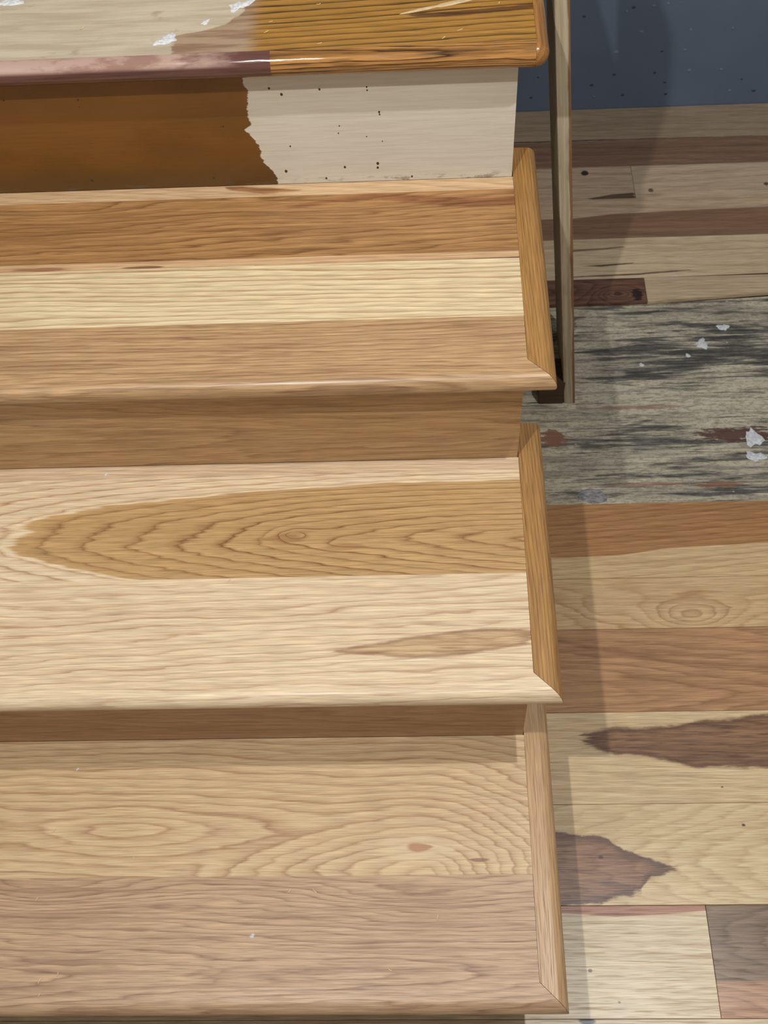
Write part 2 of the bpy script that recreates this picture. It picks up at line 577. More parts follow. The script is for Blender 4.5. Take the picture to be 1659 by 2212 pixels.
plank('plank', XF0, XF1, yb, yc, fw('hickory_brown_pale_edge', (150, 114, 82), (112, 80, 56), v0=.9, freq=60, line=.35, slope=2,
      split=dict(pts=[(XF0, P(1240, 473)[1]), P(1240, 472), P(1330, 462), P(1410, 458), P(1520, 452), P(1659, 446), (XF1, P(1659, 442)[1])], light=(206, 178, 140), dark=(160, 128, 94), soft=.0012, warp=.003)))
jx = P(1368, 395)[0]
plank('plank', XF0, jx, yc, yd, fw('hickory_pale_knots', (202, 176, 142), (152, 120, 90), v0=.9, freq=60, line=.3, slope=3,
      bands=(dict(top=[P(1275, 428), P(1320, 420), P(1368, 416)], bot=[P(1275, 432), P(1320, 431), P(1368, 429)], light=(110, 88, 64), dark=(80, 60, 44), warp=.003),),
      spots=((P(1263, 374)[0], P(1263, 374)[1], .0055, .006, (42, 28, 24), .95),)))
plank('plank', jx, XF1, yc, yd, fw('hickory_pale_specks', (204, 180, 146), (156, 124, 92), v0=1.0, freq=60, line=.3, slope=-3,
      spots=((P(1406, 411)[0], P(1406, 411)[1], .005, .004, (90, 66, 50), .9), (P(1655, 397)[0], P(1655, 397)[1], .004, .004, (80, 60, 46), .9))))
plank('plank', XF0, XF1, yd, ye, fw('hickory_umber', (146, 112, 84), (104, 74, 54), v0=.9, freq=60, line=.4, slope=2))
plank('plank', XF0, XF1, ye, WALLY - .001, fw('hickory_grey_taupe', (168, 146, 116), (126, 104, 80), v0=1.0, freq=50, line=.25, slope=3,
      bands=(dict(top=[(XF0, ye + .006), P(1240, 303), P(1460, 297), P(1659, 292), (XF1, ye + .003)], bot=[(XF0, ye - .003), (XF1, ye - .003)], light=(104, 74, 44), dark=(60, 42, 28), warp=.006),)))


# ---- walls
def wall_mat(name, c, c2):
    k = NT(name)
    X, Y, Z = k.coords()
    co = (X, Y, Z)
    a = k.noise(k.svec(co, (4, 4, 4), 2), 1, 3, .6)
    b = k.noise(k.svec(co, (160, 160, 160), 6), 1, 2, .5)
    col = k.mix(k.step(a, .35, .7), lin(c), lin(c2))
    k.bump(k.M('ADD', a, k.M('MULTIPLY', b, .15)), .0012, .6)
    return k.done(col, .55, .4)


blue = wall_mat('blue_grey_wall_paint', (104, 118, 138), (96, 110, 130))
wall = link('wall_back', box('wall_back', XL, 1.3, WALLY, WALLY + .1, SUB - .03, 1.9), blue)
tag(wall, 'blue grey painted wall with screw dimples behind the stairs', kind='structure')
wl = link('wall_left', box('wall_left', XL - .1, XL - .001, -1.0, WALLY + .1, SUB - .03, 1.9), wall_mat('off_white_wall_paint', (206, 200, 188), (198, 192, 180)))
tag(wl, 'plain off white wall on the far side of the stairs', kind='structure')

# filled screw heads on the wall: low bumps and small dark pits
bumpm = wall_mat('blue_grey_filler', (112, 126, 146), (104, 118, 138))
pitm = NT('dark_screw_pit').done(lin((62, 70, 82)), .7)


def dome(name, r, h, seg=10):
    vs = [(0, 0, h)]
    fs = []
    for i in range(seg):
        a = 2 * math.pi * i / seg
        vs.append((r * .55 * math.cos(a), r * .55 * math.sin(a), h * .75))
    for i in range(seg):
        a = 2 * math.pi * i / seg
        vs.append((r * math.cos(a), r * math.sin(a), -h * .2))
    for i in range(seg):
        j = (i + 1) % seg
        fs.append((0, 1 + i, 1 + j))
        fs.append((1 + i, 1 + seg + i, 1 + seg + j, 1 + j))
    return mesh(name, vs, fs, 80)


m_bump = dome('screw_bump', .0030, .0010)
m_bump.materials.append(bumpm)
m_pit = dome('screw_pit', .0024, .0005)
m_pit.materials.append(pitm)
for (px, py, kind) in ((1369, 16, 1), (1354, 25, 0), (1413, 13, 0), (1444, 8, 0), (1262, 36, 1), (1492, 65, 0), (1583, 61, 0), (1385, 69, 0),
                       (1430, 111, 1), (1480, 108, 0), (1331, 113, 0), (1558, 150, 0), (1327, 161, 1), (1414, 157, 1), (1489, 153, 0), (1436, 178, 1),
                       (1602, 171, 1), (1162, 167, 1), (1278, 184, 1), (1345, 205, 1), (1438, 203, 1), (1576, 196, 0), (1628, 196, 1), (1147, 211, 1), (1283, 209, 0)):
    x, z = atY(px, py, WALLY)
    o = link('screw_pit' if kind else 'screw_bump', m_pit if kind else m_bump, None, wall)
    o.location = (x, WALLY - .0001, z)
    o.rotation_euler = (math.pi / 2, 0, 0)
    s = random.uniform(.7, 1.25)
    o.scale = (s * random.uniform(1, 1.5), s, 1)


# ================================================================== STAIRCASE
TONE[:] = [0.92, (1.0, 1.025, 1.0), 0.90]
stairs = empty('staircase', (-.45, 0, FLOOR))
tag(stairs, 'wooden staircase with new hickory treads below an old painted oak tread', 'staircase')


def spart(name, me, mat, parent=None, label=None):
    o = link(name, me, mat)
    if parent is None:
        o.parent = stairs
        o.matrix_parent_inverse = Matrix.Translation(-stairs.location)
    else:
        o.parent = parent
        o.matrix_parent_inverse = Matrix.Translation(-stairs.location) @ Matrix.Identity(4) if False else Matrix.Identity(4)
    if label:
        o['label'] = label
    return o


NSEG = 10


def nose_profile(y0, yb, zt, th, extra=()):
    """profile in (y, z): half-round front at y0, square back at yb"""
    r = th / 2
    pts = [(yb, zt)]
    for e in sorted(extra, reverse=True):
        pts.append((e, zt))
    for i in range(NSEG + 1):
        a = math.pi / 2 + math.pi * i / NSEG
        pts.append((y0 + r + r * math.cos(a), zt - r + r * math.sin(a)))
    for e in sorted(extra):
        pts.append((e, zt - th))
    pts.append((yb, zt - th))
    return pts


def front_board(name, k, yb, mat, parent):
    y0, zt = y_of(k), z_of(k)
    prof = nose_profile(y0, yb, zt, TH, extra=(y0 + W,))
    me = prism(name, prof, lambda q: (XL, max(-W, -(q[0] - y0)) - .00025), lambda q, e: (e, q[0], q[1]))
    return spart('nosing_board', me, mat, parent)


def ret(name, k, mat, parent):
    y0, zt = y_of(k), z_of(k)
    r = TH / 2
    pts = [(-W, zt)]
    for i in range(NSEG + 1):
        a = math.pi / 2 - math.pi * i / NSEG
        pts.append((-r + r * math.cos(a), zt - r + r * math.sin(a)))
    pts.append((-W, zt - TH))
    me = prism(name, pts, lambda q: (y0 - q[0] + .00025, y0 + .329), lambda q, e: (q[0] + .0001, e, q[1]))
    return spart('return_nosing', me, mat, parent)


def strip(name, k, y0, y1, mat, parent):
    zt = z_of(k)
    me = box(name, XL, -W - .0001, y0 + .00006, y1 - .00006, zt - TH, zt)
    return spart('board', me, mat, parent)


ply = wood('plain_pine_substrate', (190, 150, 104), (150, 106, 66), freq=40, line=.4)


def tread_core(k, label):
    zt = z_of(k)
    me = box('tread', XL, -.034, y_of(k) + OV + .0135, y_of(k) + RUN + OV - .0005, zt - TH - .010, zt - TH - .0001)
    return spart('tread', me, ply, None, label)


def riser(k, mat, label, top=None, zb=None):
    """riser between tread k and tread k+1"""
    zt = top if top is not None else z_of(k + 1) - TH - .0002
    me = box('riser', XL, -W - .0012, y_of(k + 1) + OV, y_of(k + 1) + OV + .013, (z_of(k) + .0002) if zb is None else zb, zt)
    return spart('riser', me, mat, None, label)


def A(px, py, k):
    return at(px, py, z_of(k))


# ---- materials and boards of the three new treads
# tread 2: the upper new tread
t2 = tread_core(2, 'upper new hickory tread of five boards with a golden return')
Z2 = z_of(2)
a1, a2, a3, a4 = A(600, 424, 2)[1], A(600, 556, 2)[1], A(600, 572, 2)[1], A(600, 696, 2)[1]
yb2 = y_of(3) + OV - .0003
strip('board_pink', 2, a1, yb2, wood('hickory_pink_strip', (224, 186, 142), (178, 128, 86), v0=.6, n0=Z2, freq=120, slope=14, line=.55,
      bands=(dict(top=[A(500, 404, 2), A(570, 406, 2), A(640, 410, 2)], bot=[A(500, 412, 2), A(570, 418, 2), A(640, 412, 2)], light=(186, 130, 84), dark=(140, 92, 56), warp=.006),)), t2)
strip('board_brown', 2, a2, a1, wood('hickory_brown_board', (192, 140, 82), (104, 62, 28), v0=a2 - .02, n0=Z2, depth=-.02, freq=120, slope=-5, line=.7, warp=(2.2, .8, .2), streak=.4, pores=.45,
      hills=((A(780, 470, 2)[0], A(780, 440, 2)[1], .12, .03, 3.0), (A(100, 440, 2)[0], A(100, 455, 2)[1], .10, .02, 2.0)),
      bands=(dict(top=[A(620, 445, 2), A(800, 418, 2), A(1000, 425, 2), A(1130, 425, 2)], bot=[A(620, 450, 2), A(800, 430, 2), A(1000, 447, 2), A(1130, 442, 2)], light=(172, 112, 64), dark=(104, 60, 28), warp=.008, soft=.003),)), t2)
strip('board_thin', 2, a3, a2, wood('hickory_thin_strip', (226, 184, 138), (170, 118, 80), v0=.5, n0=Z2, freq=200, line=.6, tint=.6, streak=.5,
      bands=(dict(top=[A(560, 573, 2), A(800, 567, 2), A(1130, 554, 2)], bot=[A(560, 577, 2), A(800, 571, 2), A(1130, 559, 2)], light=(110, 70, 46), dark=(66, 40, 28), warp=.002, soft=.0006),),
      spots=((A(90, 578, 2)[0], a3 + .003, .03, .0025, (150, 98, 66), .8), (A(310, 577, 2)[0], a3 + .002, .02, .002, (120, 74, 50), .85))), t2)
strip('board_cream', 2, a4, a3, wood('hickory_cream_board', (240, 216, 172), (176, 126, 78), v0=a4 - .16, n0=Z2, depth=-.02, freq=150, slope=2, line=1.0, linew=.8, warp=(1.8, .4, .12), streak=.2, tint=.15, pores=.25), t2)
front_board('board_front2', 2, a4, wood('hickory_tan_front_board', (206, 164, 116), (130, 86, 54), v0=a4 + .10, n0=Z2, depth=-.04, freq=210, slope=-1, line=.65, warp=(2.4, .8, .2), streak=.4, pores=.55, tint=.3, coat=.14), t2)
ret('return2', 2, wood('oak_golden_return', (188, 136, 68), (122, 76, 32), grain='y', v0=-.10, n0=Z2, depth=-.01, freq=330, slope=7, line=.6, warp=(1.6, .3, .1), pores=.5), t2)

# tread 1: the middle new tread
TONE[:] = [0.88, (1.0, 1.01, .985), 0.93]
t1 = tread_core(1, 'middle new hickory tread with arched golden grain and a golden return')
Z1 = z_of(1)
c1, c2 = A(600, 1026, 1)[1], A(600, 1247, 1)[1]
strip('board_back1', 1, c1, y_of(2) + OV - .0003, wood('hickory_rosy_strip', (228, 198, 162), (180, 136, 98), v0=.3, n0=Z1, freq=190, slope=6, line=.55), t1)
kx, ky = A(635, 1155, 1)
ex, ey = A(1200, 1163, 1)
strip('board_arched', 1, c2, c1, wood('hickory_arched_board', (238, 214, 176), (184, 128, 80), n0=Z1, line=1.0, warp=(.55, .30, .14), tilt=-.004,
      streak=.12, tint=.08, pores=.5, hills=((kx, ky, .014, .006, -2.4), (kx + .05, ky - .012, .02, .006, -1.0)),
      cones=((ex, ey, .050, .06, .0063, .0078, 0.0),), cpow=(2.3, 1.35),
      heart=dict(at=(ex - A(12, 1165, 1)[0]) / .050, soft=.12, light=(206, 164, 104), dark=(132, 80, 36)),
      spots=((kx - .012, ky - .005, .020, .005, (146, 90, 46), .4), (kx + .055, ky - .016, .022, .004, (146, 90, 46), .4)), linew=.5), t1)
front_board('board_front1', 1, c2, wood('hickory_pale_front_board', (236, 210, 170), (180, 128, 88), v0=A(500, 1400, 1)[1] - .2, n0=Z1, depth=-.018, freq=105, slope=-3, line=.75, linew=.6, rough=.42, coat=.14, warp=(2.2, .6, .15), streak=.25, pores=.35, tint=.2,
      bands=(dict(top=[A(720, 1404, 1), A(800, 1392, 1), A(900, 1374, 1), A(1000, 1362, 1), A(1145, 1357, 1)],
                  bot=[A(720, 1409, 1), A(800, 1412, 1), A(900, 1420, 1), A(1000, 1413, 1), A(1145, 1390, 1)], light=(214, 178, 130), dark=(160, 114, 76), edge=(166, 128, 98), edgew=.003, warp=.006, soft=.0012, fringe=.05),)), t1)
TONE[:] = [0.92, (1.0, 1.02, 1.0), 0.86]
ret('return1', 1, wood('oak_golden_return_wide_grain', (194, 142, 76), (124, 78, 36), grain='y', v0=-.05, n0=Z1, depth=-.012, freq=290, slope=9, line=.65, warp=(1.6, .35, .1), pores=.55), t1)

# tread 0: the lower new tread
TONE[:] = [0.86, (1.0, 1.015, .975), 0.95]
t0 = tread_core(0, 'lower new hickory tread with swirling knot grain and a pale return')
d1 = A(600, 1893, 0)[1]
kx, ky = A(905, 1830, 0)
lx, ly = A(285, 1795, 0)
mx, my = A(500, 1790, 0)
strip('board_knot', 0, d1, y_of(1) + OV - .0003, wood('hickory_knot_board', (224, 190, 142), (172, 120, 78), n0=0, line=.85, warp=(1.3, .4, .14), streak=.12, tint=.08, pores=.35, rough=.42,
      cones=((kx + .010, ky - .026, .032, .0135, .0092, .0085, -.2), (lx, ly, .060, .055, .0085, .0095, 3.2), (mx, my, .03, .03, .008, .010, 5.5), (A(-250, 1790, 0)[0], ly + .002, .05, .06, .0085, .0095, 3.0)),
      spots=((kx - .004, ky - .002, .040, .013, (236, 210, 164), .5), (kx, ky, .012, .0045, (190, 136, 92), .95), (A(1035, 1858, 0)[0], A(1035, 1858, 0)[1], .011, .0022, (150, 100, 78), .85)), linew=.9), t0)
front_board('board_front0', 0, d1, wood('hickory_rosy_front_board', (208, 168, 128), (136, 92, 68), v0=A(500, 1990, 0)[1] - .05, n0=0, depth=-.03, freq=185, slope=8, line=.75, linew=.75, rough=.42, warp=(2.6, .9, .2), streak=.4, pores=.5, tint=.3,
      hills=((A(60, 1930, 0)[0], A(60, 1930, 0)[1], .10, .03, 4.0), (A(880, 1940, 0)[0], A(880, 1935, 0)[1], .10, .016, 2.5))), t0)
ret('return0', 0, wood('hickory_pale_return', (208, 164, 112), (158, 108, 68), grain='y', v0=-.08, n0=0, depth=-.01, freq=300, slope=4, line=.45, warp=(1.2, .4, .2), pores=.75), t0)

# ---- risers below the new treads
TONE[:] = [0.95, (1.0, 1.03, 1.0), 0.95]
riser(1, wood('hickory_riser', (206, 162, 114), (142, 98, 60), face='y', v0=.22, n0=.537, depth=.02, freq=90, slope=6, line=.6, warp=(2.0, .7, .2), streak=.4), 'new hickory riser under the upper new tread')
riser(0, wood('hickory_riser_reddish', (198, 150, 108), (140, 96, 64), face='y', v0=.08, n0=.283, depth=.02, freq=80, slope=-5, line=.55, warp=(2.0, .7, .2), streak=.35), 'new hickory riser under the middle new tread')
riser(-1, wood('hickory_riser_low', (180, 124, 74), (128, 82, 46), face='y', v0=-.1, n0=OV, depth=.02, freq=80, line=.5), 'new hickory riser under the lower new tread', zb=FLOOR + .0003)

TONE[:] = [0.94, (1.0, 1.005, 1.0), 0.90]
# ---- the old tread on top (oak, half covered with worn paint)
K3Y, K3Z, K3T = .7605, .5165, .0255
t3c = box('tread', XL, -.034, K3Y + .045, 1.04, K3Z - K3T - .008, K3Z - K3T - .0001)
t3 = spart('tread', t3c, ply, None, 'old oak tread with worn beige and mauve paint on one half')


def B(px, py):
    return at(px, py, K3Z)


def top_paint(k, co, col):
    X, Y, Z = co
    j = k.noise(k.svec(co, (28, 40, 1), 5), 1, 4, .6)
    j2 = k.noise(k.svec(co, (70, 260, 1), 9), 1, 3, .6)
    j3 = k.noise(k.svec(co, (9, 110, 1), 19), 1, 4, .6)
    wob = k.M('MULTIPLY', k.M('SUBTRACT', j, .5), .03)
    xs = k.M('ADD', X, wob)
    # mauve brown film up to the bare oak, fading
    e1 = B(548, 40)[0]
    film = k.step(k.M('ADD', X, k.M('MULTIPLY', k.M('SUBTRACT', j2, .5), .012)), e1 + .012, e1 - .012)
    fc = k.mix(k.step(j3, .4, .62), lin((170, 146, 122)), lin((140, 112, 92)))
    col = k.mix(k.M('MULTIPLY', film, .92), col, fc)
    # beige paint: edge runs further right towards the back
    edge = k.pwl(Y, [(.70, B(372, 130)[0]), (B(372, 100)[1], B(372, 100)[0]), (B(378, 78)[1], B(378, 78)[0]), (B(400, 68)[1], B(440, 68)[0]), (B(470, 55)[1], B(480, 55)[0]), (B(520, 25)[1], B(520, 25)[0]), (B(545, 5)[1], B(535, 5)[0]), (1.05, B(530, 0)[0])])
    beige = k.step(k.M('SUBTRACT', xs, edge), .002, -.002)
    bc = k.mix(k.step(j3, .35, .65), lin((200, 187, 164)), lin((180, 165, 142)))
    bc = k.mix(k.M('MULTIPLY', k.step(j, .60, .72), .5), bc, lin((150, 128, 104)))
    col = k.mix(beige, col, bc)
    return col


oak_l, oak_d = (182, 130, 50), (60, 38, 18)
me = box('oak_board', XL, -.01445, K3Y + .0135, 1.07, K3Z - K3T, K3Z)
spart('board', me, wood('old_stained_oak', oak_l, oak_d, v0=.6, n0=K3Z, freq=118, slope=-5, tilt=.0, line=1.2, warp=(.9, .22, .08), pores=.35, streak=.12, tint=.12, rough=.22, wear=top_paint,
      bands=(dict(top=[B(880, 30), B(1000, 22), B(1160, 8)], bot=[B(880, 38), B(1000, 34), B(1160, 16)], light=(120, 80, 44), dark=(76, 48, 24), warp=.006),), linew=.62), t3)


def nose_paint(k, co, col):
    X, Y, Z = co
    j = k.noise(k.svec(co, (24, 60, 60), 5), 1, 4, .6)
    j2 = k.noise(k.svec(co, (12, 200, 200), 15), 1, 3, .6)
    e = atY(583, 140, K3Y)[0]
    m = k.step(X, e + .0006, e - .0006)
    pc = k.mix(k.step(j2, .4, .65), lin((102, 68, 60)), lin((86, 57, 51)))
    # pinkish worn top of the round; darker underside has self-shading painted in
    worn = k.M('MULTIPLY', k.step(Z, K3Z - .0095, K3Z - .0055), k.step(k.M('ADD', X, k.M('MULTIPLY', k.M('SUBTRACT', j, .5), .12)), e - .02, e - .10))
    pc = k.mix(k.M('MULTIPLY', worn, .85), pc, k.mix(k.step(j, .45, .62), lin((190, 160, 145)), lin((162, 126, 112))))
    return k.mix(m, col, pc)


# front nosing strip with rounded corner, and the side return
def old_corner_return():
    """side strip, half-round outside, turning the corner to the front with a rounded plan"""
    r = K3T / 2
    xr = -.0015
    # path of the outer edge in plan: front piece, corner arc, then straight back
    path = []
    R = .0136
    cx, cy = xr - R, K3Y + R
    for i in range(9):
        a = -math.pi / 2 + (math.pi / 2) * i / 8
        path.append(((cx + R * math.cos(a), cy + R * math.sin(a)), (math.cos(a), math.sin(a))))
    path.append(((xr, 1.075), (1, 0)))
    vs, fs = [], []
    n = NSEG + 3
    for (p, nrm) in path:
        ring = [(-.0128, K3Z)]
        for i in range(NSEG + 1):
            a = math.pi / 2 - math.pi * i / NSEG
            ring.append((-r + r * math.cos(a), K3Z - r + r * math.sin(a)))
        ring.append((-.0128, K3Z - K3T))
        for (o, z) in ring:
            vs.append((p[0] + nrm[0] * o, p[1] + nrm[1] * o, z))
    for s in range(len(path) - 1):
        for i in range(n):
            j = (i + 1) % n
            fs.append((s * n + i, s * n + j, (s + 1) * n + j, (s + 1) * n + i))
    fs.append(tuple(range(n)))
    fs.append(tuple(range((len(path) - 1) * n, len(path) * n)))
    return mesh('old_return', vs, fs, 50)


xend = -.0015 - .0137
prof = nose_profile(K3Y, K3Y + .0134, K3Z, K3T)
me = prism('old_nosing', prof, lambda q: (XL, xend), lambda q, e: (e, q[0], q[1]), 40)
spart('nosing_strip', me, wood('old_oak_nosing', (192, 134, 66), (66, 40, 20), v0=.70, n0=K3Z + .05, freq=330, slope=4, line=1.2, linew=.8, warp=(2.4, .7, .2), streak=.6, pores=.9, rough=.10, wear=nose_paint), t3, 'glossy rounded nosing, mauve paint on one half')
spart('return_nosing', old_corner_return(), wood('old_oak_return', (172, 118, 54), (96, 60, 26), grain='y', v0=-.05, n0=K3Z, freq=150, slope=3, line=.6, rough=.18), t3)


# old riser: cream paint, brown stain on the left part with a ragged edge
def old_riser_mat():
    k = NT('old_riser_paint')
    X, Y, Z = k.coords()
    co = (X, Y, Z)
    yf = y_of(3) + OV
    RR = lambda px, py: atY(px, py, yf)
    br = k.noise(k.svec(co, (14, 1, 240), 3), 1, 3, .6)
    big = k.noise(k.svec(co, (8, 1, 14), 13), 1, 3, .6)
    jag = k.noise(k.svec(co, (40, 1, 130), 23), 1, 4, .7)
    cream = k.mix(k.step(br, .4, .62), lin((214, 206, 190)), lin((208, 199, 182)))
    cream = k.mix(k.M('MULTIPLY', k.step(big, .5, .8), .18), cream, lin((186, 178, 160)))
    pts = [RR(597, 400), RR(600, 393), RR(592, 372), RR(570, 352), RR(562, 335), RR(566, 328), RR(548, 300), RR(528, 280), RR(543, 272), RR(536, 250), RR(533, 225), RR(536, 200), RR(525, 180), RR(522, 160)]
    edge = k.pwl(Z, [(z, x) for x, z in pts])
    d = k.M('ADD', k.M('SUBTRACT', X, edge), k.M('MULTIPLY', k.M('SUBTRACT', jag, .5), .010))
    m = k.step(d, .0008, -.0008)
    brown = k.mix(k.step(big, .35, .7), lin((124, 80, 32)), lin((108, 70, 27)))
    smear = k.noise(k.svec(co, (60, 1, 30), 33), 1, 3, .6)
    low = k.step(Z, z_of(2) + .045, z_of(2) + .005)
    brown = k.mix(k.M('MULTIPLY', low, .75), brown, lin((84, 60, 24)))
    brown = k.mix(k.M('MULTIPLY', k.step(smear, .66, .80), .35), brown, lin((186, 140, 84)))
    col = k.mix(m, cream, brown)
    # grime along the foot of the cream part
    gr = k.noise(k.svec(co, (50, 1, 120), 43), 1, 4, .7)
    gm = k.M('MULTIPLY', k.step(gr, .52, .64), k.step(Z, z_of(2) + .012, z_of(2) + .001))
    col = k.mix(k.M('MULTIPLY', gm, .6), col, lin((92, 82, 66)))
    k.bump(k.M('ADD', br, k.M('MULTIPLY', m, .3)), .0004, .7)
    return k.done(col, k.M('MULTIPLY_ADD', m, -.12, .5), .45)


rz = riser(2, old_riser_mat(), 'old riser with cream paint and ragged brown stain', top=K3Z - K3T - .0002)
hole = dome('nail_hole', .0012, .0003, 8)
hole.materials.append(NT('dark_nail_hole').done(lin((66, 50, 38)), .8))
for (px, py, s) in ((581, 191, 1.2), (608, 204, 1.5), (690, 193, 1.2), (792, 188, .9), (793, 195, .9), (819, 242, 1.2), (820, 247, 1.0), (733, 272, .8), (731, 288, .8),
                    (792, 295, .7), (826, 305, .7), (627, 316, 1), (618, 370, 1.7), (745, 361, 1.4), (816, 353, 1.7), (816, 362, 1.4), (705, 385, 1.2), (890, 381, 1.2),
                    (168, 216, 1.2), (171, 231, .7), (199, 389, 1.6), (482, 273, .9), (77, 368, .8), (8, 217, .9), (462, 384, 1.2)):
    x, z = atY(px, py, y_of(3) + OV)
    o = link('nail_hole', hole, None)
    o.parent = rz
    o.location = (x, y_of(3) + OV - .00005, z)
    o.rotation_euler = (math.pi / 2, 0, 0)
    o.scale = (s * .8, s * 1.1, 1)

# ---- steps going on up above the picture
oldoak = wood('old_oak_plain', oak_l, oak_d, v0=.9, n0=.7, freq=120, line=.8)
oldris = NT('old_cream_paint').done(lin((206, 194, 166)), .5)
for k in (4, 5):
    y0, zt = y_of(k), z_of(k) + .008
    yb = y_of(k + 1) + OV if k == 4 else WALLY - .003
    prof = nose_profile(y0, yb + .01 if k == 4 else yb, zt, K3T)
    me = prism('old_tread', prof, lambda q: (XL, -.0005), lambda q, e: (e, q[0], q[1]), 40)
    spart('tread', me, oldoak)
    me = box('old_riser', XL, -W - .0012, y0 + OV, y0 + OV + .013, (K3Z if k == 4 else z_of(4) + .008) + .0002, zt - K3T - .0002)
    spart('riser', me, oldris)

# ---- stringer closing the open side
pts = [(OV + .014, FLOOR + .0005)]
for k in range(0, 6):
    zt = z_of(k) - .034 if k < 3 else (K3Z - .036 if k == 3 else z_of(k) + .008 - .028)
    pts.append((y_of(k) + OV + .014, zt))
    pts.append((min(y_of(k + 1) + OV + .0135, WALLY - .004), zt))
pts.append((WALLY - .004, FLOOR + .0005))
n = len(pts)
vs = [(-.052, y, z) for y, z in pts] + [(-.034, y, z) for y, z in pts]
fs = [tuple(range(n)), tuple(range(2 * n - 1, n - 1, -1))] + [(i, (i + 1) % n, n + (i + 1) % n, n + i) for i in range(n)]
spart('stringer', mesh('stringer', vs, fs), oldris)

# ================================================================== LEANING BOARD
top = Vector((.0195, .876, .489))
base = Vector((.0862, .8715, SUB))
ax = (top - base)
length = ax.length * 1.22
zaxis = ax.normalized()
bw, bd = .0165, .140


def board_mesh(name, x0, x1, y0, y1, z0, z1, b):
    prof = [(x0 + b, y0), (x1 - b, y0), (x1, y0 + b), (x1, y1 - b), (x1 - b, y1), (x0 + b, y1), (x0, y1 - b), (x0, y0 + b)]
    return prism(name, prof, lambda q: (z0, z1), lambda q, e: (q[0], q[1], e), 30)


def prop_mat():
    k = NT('weathered_pale_board')
    X, Y, Z = k.coords()
    co = (X, Y, Z)
    a = k.noise(k.svec(co, (220, 60, 6), 3), 1, 4, .6)
    b = k.noise(k.svec(co, (60, 30, 12), 7), 1, 3, .6)
    col = k.mix(k.step(a, .35, .68), lin((198, 184, 156)), lin((168, 152, 124)))
    col = k.mix(k.M('MULTIPLY', k.step(b, .5, .75), .5), col, lin((128, 106, 80)))
    # bare brown right arris
    ar = k.step(k.M('ADD', X, k.M('MULTIPLY', k.M('SUBTRACT', b, .5), .006)), .0045, .0060)
    col = k.mix(k.M('MULTIPLY', ar, .85), col, lin((128, 84, 46)))
    # broad left face in an even darker tone
    lf = k.step(X, -.0070, -.0078)
    col = k.mix(lf, col, lin((150, 132, 106)))
    k.bump(a, .0004, .6)
    return k.done(col, .55, .4)


pb = empty('prop_board', base)
tag(pb, 'narrow weathered wooden board leaning upright against the side of the stairs', 'board')
body = link('board_length', board_mesh('board_length', -bw / 2, bw / 2, 0, bd, 0, length, .0010), prop_mat())
body.parent = pb
xax = Vector((1, 0, 0))
xax = (xax - zaxis * xax.dot(zaxis)).normalized()
yax = zaxis.cross(xax)
rotm = Matrix((xax, yax, zaxis)).transposed().to_4x4()
body.rotation_euler = rotm.to_euler()
foot = link('foot_block', board_mesh('foot_block', -.046, -.0095, .0, .045, .0003, .050, .001), wood('dark_walnut_block', (84, 58, 36), (48, 32, 20), freq=120, line=.5, rough=.5))
foot.parent = pb


# ================================================================== CHIPS, SPLASHES, SHAVINGS
def lump(name, n=14, rough=.35, seed=1, h=1.0):
    rnd = random.Random(seed)
    ph = [rnd.uniform(0, 6.28) for _ in range(4)]
    n = 20
    rad = [1 + rough * (.55 * math.sin(2 * t + ph[0]) + .4 * math.sin(3 * t + ph[1]) + .35 * math.sin(5 * t + ph[2]) + .2 * math.sin(8 * t + ph[3])) for t in (2 * math.pi * i / n for i in range(n))]
    vs, fs = [(0, 0, h)], []
    for lev, (s, z) in enumerate(((.5, .9), (.88, .55), (1.0, 0.0))):
        for i in range(n):
            a = 2 * math.pi * i / n
            vs.append((rad[i] * s * math.cos(a), rad[i] * s * math.sin(a), h * z * (1 + rnd.uniform(-.25, .25)) if z else -.05 * h))
    for i in range(n):
        j = (i + 1) % n
        fs.append((0, 1 + i, 1 + j))
        for lev in range(2):
            b = 1 + lev * n
            fs.append((b + i, b + n + i, b + n + j, b + j))
    fs.append(tuple(range(1 + 2 * n, 1 + 3 * n)))
    return mesh(name, vs, fs, 60)


def plain(name, c, c2, rough=.6, s=300):
    k = NT(name)
    a = k.noise(k.svec(k.coords(), (s, s, s), 4), 1, 3, .6)
    return k.done(k.mix(k.step(a, .35, .65), lin(c), lin(c2)), rough, .4)


white = plain('white_plaster', (226, 228, 230), (190, 192, 194), s=3)
putty = plain('beige_putty', (214, 190, 150), (186, 158, 118), s=3)
greyp = plain('grey_tape', (150, 148, 150), (110, 106, 106), s=3)


def splat(name, px, py, z, rx, ry, h, rot, mat, label, cat, seed, group=None, rough=.35):
    x, y = at(px, py, z)
    o = link(name, lump(name, 16, rough, seed), mat)
    o.location = (x, y, z)
    o.scale = (rx, ry, h)
    o.rotation_euler = (0, 0, math.radians(rot))
    return tag(o, label, cat, group)


